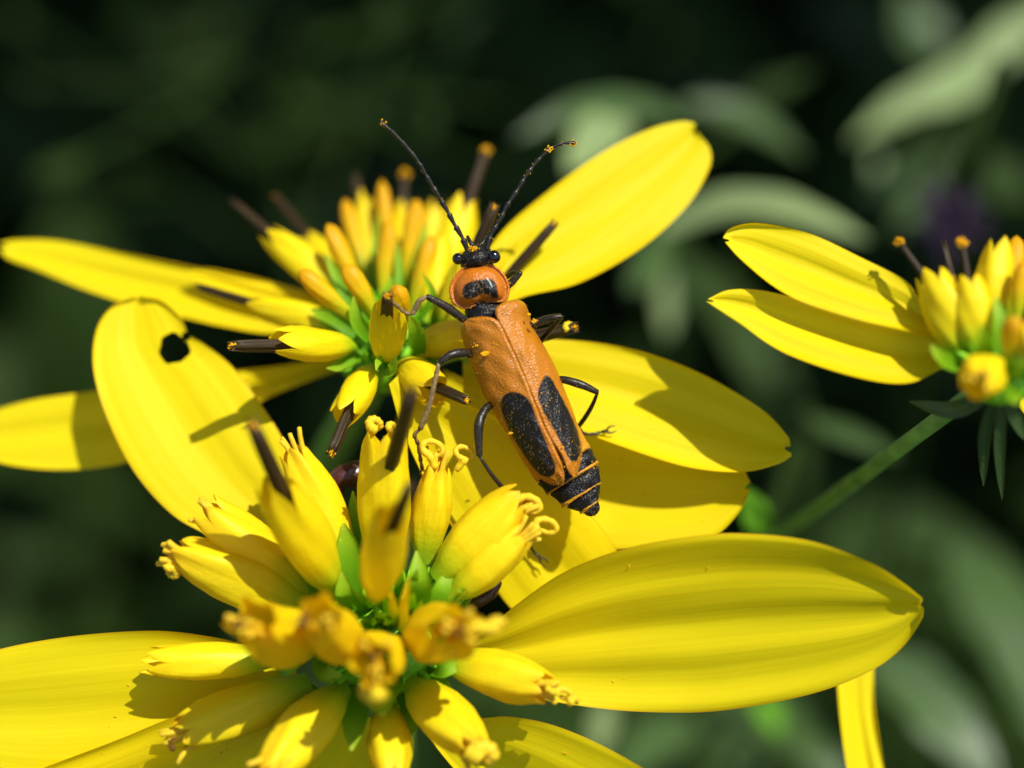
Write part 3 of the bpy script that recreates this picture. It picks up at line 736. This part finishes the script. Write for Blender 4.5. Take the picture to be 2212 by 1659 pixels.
# pronotum: a shield with a turned-up rim
out = [(1027, 568), (1046, 568), (1067, 573), (1084, 586), (1096, 603), (1101, 622), (1098, 645), (1087, 653), (1056, 654), (1029, 661), (1003, 668), (990, 664), (978, 655), (972, 640), (971, 619), (981, 597), (998, 578), (1012, 570)]
ring = curve(out + [out[0]], 73)[:-1]; cen = np.array([1037, 615.])
V = [BP(cen[0], cen[1], .125)]; uvp = [cen]; UVs = [(.5, 0)]; R_ = 22
for i in range(1, R_ + 1):
    s = i / R_
    for q in ring:
        p = cen + (q - cen) * s
        h = .055 + .07 * (1 - s ** 2.6) + .016 * math.exp(-((s - .97) / .05) ** 2) - .012 * math.exp(-((s - .86) / .07) ** 2)
        h += .010 * math.exp(-((p[0] - 1012) / 16) ** 2 - ((p[1] - 640) / 14) ** 2) + .012 * math.exp(-((p[0] - 1068) / 18) ** 2 - ((p[1] - 630) / 16) ** 2) - .012 * math.exp(-((p[0] - 1037) / 9) ** 2 - ((p[1] - 640) / 20) ** 2)
        V.append(BP(p[0], p[1], h)); uvp.append(p); UVs.append((s, 0))
# underside lip so that the shield has thickness
for q in ring: V.append(BP(*(cen + (q - cen) * .97), .02)); uvp.append(q); UVs.append((1, 1))
m = len(ring); F = [(0, 1 + j, 1 + (j + 1) % m) for j in range(m)] + grid_faces(R_ + 1, m, 1, True)
mask = inside_dist(uvp, [C1(*p) for p in [(905, 1530), (930, 1482), (1000, 1455), (1060, 1445), (1125, 1437), (1170, 1470), (1185, 1520), (1192, 1588), (1150, 1590), (1100, 1560), (1050, 1565), (1005, 1590), (950, 1602), (910, 1575)]])
obj('pronotum', V, F, M['pronotum'], beetle, uv=UVs, attr={'mask': mask})

# body: head, neck, thorax and abdomen as one skin; stations (u, v, half width, half height cm, lift, black)
ST = [(1030, 528, 8, .02, .03, 1), (1030, 535, 24, .05, .035, 1), (1029, 543, 31, .065, .052, 1), (1029, 556, 36, .075, .06, 1), (1031, 569, 37, .07, .055, 1), (1033, 578, 33, .06, .02, 1),
      (1035, 600, 42, .06, .01, 0), (1037, 640, 48, .06, .01, 0), (1042, 660, 40, .07, .03, 1), (1050, 678, 48, .085, .028, 1), (1062, 700, 60, .09, .0, 1), (1080, 740, 64, .10, -.02, 1),
      (1104, 790, 68, .10, -.02, 0), (1147, 873, 74, .10, -.02, 0), (1182, 946, 72, .09, -.015, 0), (1205, 985, 70, .085, -.03, 0), (1217, 1003, 70, .08, -.035, 0)]
axis_t = unit([.40, .915]); 
def seg(c0, w0, c1, w1, z0, z1):   # one abdominal ring: dark field, pale hind margin standing proud
    return [(c0[0], c0[1], w0 - 8, z0 - .016, -.035, 1), (c0[0] + (c1[0] - c0[0]) * .12, c0[1] + (c1[1] - c0[1]) * .12, w0 - 2, z0, -.035, 1),
            (c0[0] + (c1[0] - c0[0]) * .87, c0[1] + (c1[1] - c0[1]) * .87, w1 - 1, z1, -.035, 1), (c0[0] + (c1[0] - c0[0]) * .91, c0[1] + (c1[1] - c0[1]) * .91, w1, z1 + .003, -.035, 0),
            (c1[0], c1[1], w1 + 1, z1 + .004, -.035, 0)]
ST += seg((1218, 1004), 71, (1237, 1034), 66, .078, .070)
ST += seg((1239, 1035), 63, (1257, 1069), 50, .066, .056)
ST += seg((1259, 1070), 46, (1275, 1095), 25, .052, .034)
ST += [(1276, 1096, 20, .03, -.025, 1), (1281, 1103, 18, .026, -.025, 1), (1286, 1109, 11, .02, -.025, 1), (1287, 1111, 3, .006, -.025, 1)]
ST = np.array(ST, float)
# put rings square to the axis, tilted as in the photograph
st2 = []
for i in range(len(ST) - 1):
    k = 3 if i < 17 else 2
    for q in range(k): st2.append(ST[i] + (ST[i + 1] - ST[i]) * (q / k))
st2.append(ST[-1]); st2 = np.array(st2)
V = []; mk = []; UVs = []; ns = 36; cen2 = st2[:, :2]; tg = np.gradient(cen2, axis=0)
for i, (u, v, hw, hh, lift, bl) in enumerate(st2):
    t_ = unit(tg[max(0, i - 4):i + 5].mean(0)); sd_ = np.array([t_[1], -t_[0]])       # to the right side of the beetle
    if i < 24: sd_ = unit(np.array([1.0, -.16]))
    for j in range(ns):
        a = 2 * math.pi * j / ns
        p = np.array([u, v]) + sd_ * hw * math.cos(a)
        V.append(BP(p[0] + .8 * math.sin(7 * a + 3 * i), p[1] + .8 * math.sin(5 * a + 2 * i), lift - .02 + hh * math.sin(a) + .003 * math.sin(6 * a + i)))
        mk.append((4 if bl > .5 else -4) if bl in (0, 1) else (bl - .5) * 8); UVs.append((j / ns, i / len(st2)))
F = grid_faces(len(st2), ns, 0, True) + [tuple(range(ns))[::-1], tuple(range((len(st2) - 1) * ns, len(st2) * ns))]
obj('body', V, F, M['body'], beetle, uv=UVs, attr={'mask': mk})
# scutellum and eyes
mb = MB(); mb.ball(BP(1045, 668, .05), np.array([.055, .035, .035]), 16, 10, a=5); mb.build('scutellum', M['body'], beetle)
for (x, y, r, h) in [(868, 1277, 46, .075), (1160, 1262, 52, .080)]:
    u, v = C1(x, y); mb = MB(); mb.ball(BP(u, v, h), r * .2685 * K7 * np.array([1, 1, 1.05]), 20, 14); mb.build('eye', M['eye'], beetle)
# mouthparts and palps
mb = MB()
for sgn in (-1, 1):
    mb.tube(curve([BP(1030 + sgn * 8, 532, .01), BP(1030 + sgn * 16, 520, .0), BP(1030 + sgn * 20, 511, -.03)], 8), np.linspace(.010, .007, 8), 8)
mb.build('mouthparts', M['leg'], beetle)
pollen(beetle, BP(1025, 538, .075), .018, 90, 4, 'pollen_clump', stretch=RIGHT * .015)

def antenna(pts, h0, h1):
    p = curve([C1(*q) for q in pts], 111); V3 = []; rad = []
    k = np.linspace(0, 1, 111)
    for i, (u, v) in enumerate(p):
        V3.append(BP(u, v, h0 + (h1 - h0) * k[i]))
        x = (k[i] * 11) % 1.0
        rad.append((.0125 - .0045 * k[i]) * (.62 + .55 * x ** 1.3 if x < .93 else .75) * (1.15 if k[i] < .09 else 1))
    mb = MB(); mb.tube(V3, rad, 9)
    o = mb.build('antenna', M['antenna'], beetle)
    g = np.random.default_rng(int(abs(h1) * 1000)); pb = MB()
    for _ in range(34):
        i = g.integers(0, 111); off = (RIGHT * g.normal() + UP * g.normal()); pb.ball(np.array(V3[i]) + unit(off) * rad[i] * 1.1, g.uniform(.0012, .0032), 6, 4)
    for i in ((108,) if h1 > 0 else (88, 90, 107, 109)):
        for _ in range(14): pb.ball(np.array(V3[i]) + g.normal(size=3) * .006, g.uniform(.002, .005), 6, 4)
    po = pb.build('pollen_dust', M['pollen'], o); po['kind'] = 'stuff'
antenna([(950, 1225), (905, 1110), (840, 1000), (770, 870), (690, 735), (610, 600), (535, 475), (440, 360), (350, 265), (238, 168)], .07, .12)
antenna([(1098, 1208), (1135, 1080), (1195, 980), (1260, 855), (1340, 735), (1415, 610), (1500, 500), (1600, 400), (1700, 352), (1815, 345)], .07, -.02)

def leg(fem, tib, tar, rf, rt, mt='leg', claw=True):
    """each list: (u, v, z); radii in grid steps"""
    def chain(pts, r0, r1, r2, n=20):
        c = curve([P(*p) for p in pts], n); k = np.linspace(0, 1, n)
        return c, np.interp(k, [0, .12, .5, .9, 1], [r0 * .8, r0, r1, r2, r2 * .85]) * K7
    mb = MB(); c, r = chain(fem, rf * .85, rf, rf * .72); mb.tube(c, r, 12); f = mb.build('leg', M['leg'], beetle)
    if tib:
        mb = MB(); c, r = chain(tib, rt * .8, rt, rt * 1.05); mb.tube(c, r, 10)
        for k in range(8, 19, 2):       # short spines
            d = unit(rng.normal(size=3)); mb.tube([c[k], c[k] + d * r[k] * 2.0], [r[k] * .2, r[k] * .04], 5)
        mb.build('tibia', M[mt], f)
    if tar:
        mb = MB(); c = curve([P(*p) for p in tar], 33); k = np.linspace(0, 1, 33); x = (k * 5) % 1.0
        mb.tube(c, rt * K7 * .72 * (.65 + .5 * x), 8)
        if claw:
            T = unit(c[-1] - c[-4]); S = unit(np.cross(T, FWD))
            for sgn in (-1, 1): mb.tube(curve([c[-1], c[-1] + T * .02 + S * sgn * .014, c[-1] + T * .045 + S * sgn * .010], 6), np.linspace(.006, .002, 6), 6)
        mb.build('tarsus', M[mt], f)
def L2(pts, zs): return [(*CX(x, y), z) for (x, y), z in zip(pts, zs)]
leg(L2([(590, 300), (540, 265), (440, 195), (325, 135)], [7.0, 6.98, 6.95, 6.92]), L2([(325, 138), (280, 165), (255, 215), (232, 248)], [6.92, 6.92, 6.93, 6.93]),
    L2([(232, 248), (195, 240), (150, 205), (115, 175), (95, 150)], [6.93, 6.92, 6.9, 6.87, 6.85]), 10, 6.5, 'leg_dusty')
leg(L2([(620, 505), (560, 492), (480, 505), (405, 555)], [7.02, 6.99, 6.96, 6.95]), L2([(403, 558), (375, 690), (335, 850), (285, 975)], [6.95, 6.95, 6.97, 6.99]),
    L2([(285, 975), (250, 1012), (272, 1070), (290, 1180), (300, 1230)], [6.99, 7.0, 7.05, 7.12, 7.15]), 10.5, 6.5, 'leg_dusty')
leg(L2([(735, 815), (690, 860), (655, 960), (660, 1145)], [7.03, 7.0, 6.97, 6.98]), L2([(663, 1148), (740, 1265), (838, 1385), (900, 1500)], [6.98, 7.0, 7.06, 7.14]),
    [(1118, 1107, 7.14), (1128, 1140, 7.2), (1140, 1170, 7.25), (1152, 1190, 7.275), (1166, 1205, 7.28)], 11, 5.2)
leg([(*C1(1230, 1530), 7.0), (*C1(1290, 1475), 6.99), (*C1(1375, 1388), 6.98)], [(*C1(1375, 1390), 6.98), (*C1(1310, 1395), 7.05), (*C1(1250, 1430), 7.12)],
    [(*C1(1250, 1430), 7.12), (*C1(1200, 1440), 7.2), (*C1(1160, 1420), 7.25)], 8.5, 6)
leg(L2([(960, 325), (1040, 295), (1120, 270), (1180, 262)], [7.03, 7.02, 7.0, 7.0]), L2([(1180, 265), (1120, 335), (1050, 415), (1000, 500)], [7.0, 7.06, 7.12, 7.18]),
    L2([(1000, 500), (980, 560), (970, 620)], [7.18, 7.22, 7.25]), 9, 6.5)
leg(L2([(1150, 655), (1220, 668), (1320, 700), (1408, 742)], [7.06, 7.05, 7.05, 7.06]), L2([(1406, 745), (1375, 820), (1335, 890), (1285, 960)], [7.06, 7.11, 7.16, 7.22]),
    L2([(1285, 960), (1320, 1000), (1380, 1005), (1420, 995), (1460, 985)], [7.22, 7.24, 7.26, 7.27, 7.27]), 9.5, 5.2)
# pollen sprinkled on the back and legs
g = np.random.default_rng(12); pb = MB()
for _ in range(90):
    t = g.uniform(); s = g.normal() * .35
    u = 1000 + 200 * t + s * 60 + 60; v = 700 + 330 * t
    pb.ball(BP(u, v, .118 - .07 * min(1, abs(s)) ** 2), g.uniform(.0015, .0035), 6, 4)
for (x, y) in [(690, 490), (700, 500), (685, 500), (640, 445), (710, 492), (1000, 295), (1010, 290), (975, 250), (860, 1000)]:
    u, v = CX(x, y)
    for _ in range(9): pb.ball(BP(u + g.normal() * 2.4, v + g.normal() * 1.8, .105), g.uniform(.002, .0045), 6, 4)
for _ in range(40):
    a = g.uniform(0, 6.28); q = ring[g.integers(0, len(ring))]; pb.ball(BP(q[0] + g.normal() * 2.5, q[1] + g.normal() * 2.5, .065 + g.normal() * .01), g.uniform(.002, .0035), 6, 4)
po = pb.build('pollen_dust', M['pollen'], beetle); po['kind'] = 'stuff'

# fine golden down on head, shield and wing cases
def down(o, n_, ln, seed):
    me = o.data; me.calc_loop_triangles(); g2 = np.random.default_rng(seed); mb2 = MB(); base_ = origin_of(o)
    nv = len(me.vertices); co = np.empty(nv * 3); me.vertices.foreach_get('co', co); co = co.reshape(-1, 3) + base_
    no = np.empty(nv * 3); me.vertices.foreach_get('normal', no); no = no.reshape(-1, 3)
    no = np.where((no @ -FWD)[:, None] < 0, -no, no)
    for i_ in g2.choice(nv, n_, replace=n_ > nv):
        d = unit(no[i_] * .8 - UP * .9 + g2.normal(size=3) * .4); p = co[i_] + g2.normal(size=3) * .002
        mb2.tube([p, p + d * ln * g2.uniform(.6, 1.3)], [.0006, .0002], 3, cap=False)
    h_ = mb2.build('setae', M['setae'], o); h_['kind'] = 'stuff'
M['setae'] = simple('setae', (.42, .28, .08), .35, .4, .2)
for c_ in list(beetle.children):
    k_ = c_.name.split('.')[0]
    if k_ == 'elytron': down(c_, 420, .010, 3)
    elif k_ == 'pronotum': down(c_, 160, .010, 4)
    elif k_ == 'body': down(c_, 600, .011, 5)
    elif k_ == 'leg': down(c_, 40, .009, 6)

# ------------------------------------------------------------------ leaves and plants behind
def leaf(parent, pts, w, mat, fold=.25, twist=0., name='leaf', seed=0, cup=0.):
    n, m = 26, 11; r = np.random.default_rng(seed + 70)
    c = curve([P(*p) if len(p) == 3 and not isinstance(p, np.ndarray) else p for p in pts], n)
    zc = np.mean([p[2] for p in pts]) if not isinstance(pts[0], np.ndarray) else 7
    hw = .5 * w * KZ * zc; T = np.gradient(c, axis=0); V = []; UVs = []
    for i in range(n):
        t = i / (n - 1); tg_ = unit(T[i]); nr0 = unit(np.array([.15, -.35, 1.0])); side_ = unit(np.cross(tg_, nr0)); nr = unit(np.cross(side_, tg_))
        side_ = unit(side_ * math.cos(twist) + nr * math.sin(twist)); nr = unit(np.cross(side_, tg_))
        wd = hw * max(.03, math.sin(math.pi * min(1, .04 + .96 * t)) ** .75 * (1.15 - .35 * t)) * (1 + .05 * math.sin(23 * t + seed))
        for j in range(m):
            s = 2 * j / (m - 1) - 1
            V.append(c[i] + side_ * wd * s * 1.0 + nr * wd * (fold * abs(s) - cup * s * s + .07 * math.sin(9 * t + 3 * s + seed))); UVs.append((.5 + .5 * s, t))
    return obj(name, V, grid_faces(n, m), M[mat], parent, uv=UVs)

def plant(name, base, top, leaves, label, group=None, r=.12, cat='plant', zf=1.08):
    leaves = [([(u, v, z * (zf if z > 9.5 else 1)) for u, v, z in pts], w, mt, kw) for pts, w, mt, kw in leaves]
    top = CAM + (top - CAM) * zf; base = np.array([base[0] * zf, CAM[1] + (base[1] - CAM[1]) * zf, 0.])
    root = empty(name, base, label=label, cat=cat, group=group)
    sp = curve([base, base * .5 + top * .5 + np.array([1.5, .6, 0]), top], 30)
    mb = MB(); mb.tube(sp, np.linspace(r * 1.6, r * .7, 30), 9); st_ = mb.build('stem', M['leaf_dark'], root)
    for i, (pts, w, mat, kw) in enumerate(leaves):
        lf = leaf(root, pts, w, mat, seed=i * 3 + len(label), **kw)
        p0 = P(*pts[0]); k = int(np.argmin(np.linalg.norm(sp - p0, axis=1)))
        mb = MB(); mb.tube(curve([sp[k], (sp[k] + p0) / 2 - np.array([0, 0, .15]), p0], 10), np.linspace(.06, .04, 10), 7); mb.build('petiole', M['leaf_dark'], root)
    return root
g0 = lambda u, v, z, dx=0, dy=3: np.array([P(u, v, z)[0] + dx, P(u, v, z)[1] + dy, 0.])
plant('leafy_plant', g0(1420, 420, 13, 1, 4), P(1430, 330, 12.8),
      [([(1480, 262, 12), (1380, 232, 11.6), (1250, 240, 11.2), (1110, 300, 11)], 78, 'leaf', {}),
       ([(1350, 250, 11.4), (1290, 300, 11.0), (1225, 375, 10.6)], 110, 'leaf_pale', {}),
       ([(1480, 225, 13), (1600, 250, 13), (1740, 340, 12.8)], 70, 'leaf', {}),
       ([(1420, 500, 11), (1560, 445, 10.8), (1710, 452, 10.6), (1880, 520, 10.4)], 80, 'leaf_pale', {}),
       ([(1440, 500, 12), (1400, 560, 11.8), (1360, 650, 11.4)], 90, 'leaf', {}), ([(1500, 560, 13), (1450, 640, 13), (1440, 730, 13)], 60, 'leaf_pale', {}),
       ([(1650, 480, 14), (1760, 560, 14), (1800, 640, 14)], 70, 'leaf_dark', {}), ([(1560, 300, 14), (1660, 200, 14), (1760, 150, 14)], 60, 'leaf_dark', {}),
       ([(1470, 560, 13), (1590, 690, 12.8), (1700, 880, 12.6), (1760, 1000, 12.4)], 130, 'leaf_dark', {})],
      'green plant with arching lance-shaped leaves behind the upper petal', 'blurred plants behind the flowers')
plant('leafy_plant', g0(2060, 330, 18, 1, 6), P(2100, 60, 18),
      [([(2320, 0, 14.5), (2190, 70, 14.2), (2110, 150, 14), (2040, 195, 13.8), (1950, 230, 13.6), (1840, 305, 13.2)], 92, 'leaf_pale', {'twist': .2}),
       ([(2020, 130, 18), (1985, 60, 18), (1950, -30, 18)], 110, 'leaf', {}),
       ([(2030, 330, 17), (1960, 380, 16.6), (1880, 420, 16)], 80, 'leaf', {}),
       ([(2100, 350, 17), (2160, 390, 17), (2240, 430, 17)], 110, 'leaf_dark', {}),
       ([(2060, 420, 16), (1990, 450, 15.5), (1930, 500, 15)], 60, 'leaf', {}),
       ([(1930, 400, 15), (1900, 370, 15), (1890, 330, 15)], 44, 'leaf_pale', {}),
       ([(2050, 330, 18), (2110, 370, 18), (2200, 380, 18)], 50, 'leaf', {})],
      'pale green plant with one long sunlit leaf above the side flower', 'blurred plants behind the flowers')
plant('leafy_plant', g0(1950, 1300, 16, 2, 4), P(1980, 1200, 15.5),
      [([(1860, 1400, 12), (1960, 1470, 11.8), (2060, 1580, 11.6), (2160, 1720, 11.4)], 150, 'leaf', {}),
       ([(2060, 1180, 14), (2140, 1280, 13.6), (2210, 1420, 13.2), (2270, 1620, 12.8)], 190, 'leaf', {}),
       ([(1560, 1480, 13), (1660, 1540, 12.6), (1760, 1620, 12.2), (1830, 1720, 12)], 140, 'leaf', {}),
       ([(1640, 1500, 12), (1660, 1540, 11.8), (1680, 1590, 11.6)], 60, 'leaf_bright', {}),
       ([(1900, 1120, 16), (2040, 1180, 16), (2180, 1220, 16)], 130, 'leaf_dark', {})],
      'green plant with broad leaves below the broad yellow petal', 'blurred plants behind the flowers')
plant('leafy_plant', g0(1480, 1560, 15, 0, 4), P(1480, 1500, 14.5),
      [([(1500, 1560, 13), (1420, 1600, 12.6), (1330, 1680, 12)], 100, 'leaf', {}), ([(1310, 1500, 12), (1300, 1560, 11.6), (1290, 1640, 11.2)], 60, 'leaf_pale', {}),
       ([(1560, 1570, 14), (1590, 1630, 13.6), (1620, 1720, 13)], 110, 'leaf', {})],
      'green plant glimpsed under the shaded petal and the broad petal', 'blurred plants behind the flowers')
plant('leafy_plant', g0(1730, 950, 12, 0, 3), P(1735, 890, 11.5),
      [([(1745, 905, 10.6), (1830, 940, 10.4), (1945, 990, 10.2)], 56, 'leaf', {}), ([(1640, 1160, 9.0), (1632, 1110, 8.9), (1606, 1050, 8.8)], 66, 'leaf_bright', {'twist': .5}),
       ([(1740, 1000, 13), (1700, 1080, 12.6), (1690, 1160, 12.4)], 70, 'leaf_dark', {})],
      'small plant with a bright green leaf tip beside the petal end', 'blurred plants behind the flowers')
gl = np.random.default_rng(9); lv = []
for k in range(22):
    u, v, z = gl.uniform(-80, 1150), gl.uniform(-60, 520), gl.uniform(15, 26); a = gl.uniform(0, 6.28); q = gl.uniform(45, 95)
    lv.append(([(u, v, z), (u + q * math.cos(a), v + q * .6 * math.sin(a), z - .3), (u + 1.9 * q * math.cos(a + .3), v + 1.2 * q * math.sin(a + .3), z - .8)], gl.uniform(28, 60), 'leaf_dark' if k % 9 else 'leaf', {'twist': gl.normal() * .5}))
plant('leafy_plant', g0(520, 300, 20, 0, 4), P(520, 120, 20), lv, 'dim plant with many small dark leaves behind the long thin petal', 'blurred plants behind the flowers', zf=1.0)
# purple flower head
pr_ = empty('purple_flower', P(2045, 495, 12), label='small blurred purple flower behind the side flower', cat='flower')
mb = MB(); gg = np.random.default_rng(5); c0 = P(2045, 495, 12)
for k in range(40):
    d = unit(gg.normal(size=3) + np.array([0, 0, .8])); mb.tube(curve([c0, c0 + d * .2, c0 + d * gg.uniform(.28, .42)], 5), [.02, .03, .035, .03, .01], 6)
mb.build('petal_tuft', M['purple'], pr_)
stem(pr_, [c0, c0 + np.array([.5, 1, -4]), np.array([c0[0] + 1, c0[1] + 3, -1])], .05, 'leaf_dark')

# undergrowth: a mass of leaves no one could count
gg = np.random.default_rng(21); Vs = []; Fs = []; Us = []; off = 0
prof = np.array([.08, .7, 1.0, .75, .05])
for k in range(5200):
    y = 12 + 150 * gg.uniform() ** 1.1; x = gg.uniform(-1, 1) * (26 + y * .62); z = gg.uniform(1, 34) * (1 - .25 * gg.uniform())
    L = gg.uniform(5, 12); w = L * gg.uniform(.14, .24); az = gg.uniform(0, 6.28); el = gg.normal() * .5 - .25
    d = np.array([math.cos(az) * math.cos(el), math.sin(az) * math.cos(el), math.sin(el)])
    sd_ = unit(np.cross(d, [gg.normal() * .35, gg.normal() * .35, 1])); up_ = np.cross(sd_, d); c = np.array([x, y, z])
    for i in range(5):
        t = i / 4; p = c + d * L * (t - .5) - np.array([0, 0, 1]) * L * .25 * t * t
        for s in (-1, 0, 1): Vs.append(p + sd_ * w * s * prof[i] + up_ * w * .25 * abs(s)); Us.append((.5 + .5 * s, t))
    Fs += grid_faces(5, 3, off); off += 15
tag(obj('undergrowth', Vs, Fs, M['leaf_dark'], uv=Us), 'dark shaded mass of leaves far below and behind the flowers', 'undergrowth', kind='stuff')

# added out-of-view blocker: a leafy canopy that keeps sun off the undergrowth
added_shade_tree = empty('tree', (150, 260, 0), label='leafy tree whose crown shades the undergrowth', cat='tree')
mb = MB(); mb.tube(curve([np.array([150, 260, -3.]), np.array([146, 255, 80.]), np.array([130, 240, 170.]), np.array([110, 200, 240.])], 24), np.linspace(16, 8, 24), 14); mb.build('trunk', M['bark'], added_shade_tree)
for e in [(60, 60, 150), (-60, 90, 160), (-20, 180, 170), (160, 80, 160), (90, 140, 175)]:
    mb = MB(); mb.tube(curve([np.array([132, 242, 165.]), (np.array([132, 242, 165.]) + np.array(e, float)) / 2 + np.array([0, 0, 18.]), np.array(e, float)], 18), np.linspace(6, 1.2, 18), 9); mb.build('limb', M['bark'], added_shade_tree)
Vs = []; Fs = []; Us = []; off = 0
for k in range(8200):
    x = gg.uniform(-130, 260); y = gg.uniform(0, 1) ** .9 * 300 + 21 + 6 * math.sin(x * .05) ; z = 132 + gg.uniform(0, 60) + 10 * math.sin(x * .06) * math.cos(y * .05)
    L = gg.uniform(9, 16); w = L * .32; az = gg.uniform(0, 6.28); d = unit([math.cos(az), math.sin(az), gg.normal() * .3 - .2]); sd_ = unit(np.cross(d, [gg.normal() * .4, gg.normal() * .4, 1])); c = np.array([x, y, z])
    for i in range(5):
        t = i / 4
        for s in (-1, 1): Vs.append(c + d * L * (t - .5) + sd_ * w * s * prof[i] - np.array([0, 0, L * .2 * t * t])); Us.append((.5 + .5 * s, t))
    Fs += grid_faces(5, 2, off); off += 10
obj('crown', Vs, Fs, M['leaf_tree'], added_shade_tree, uv=Us)
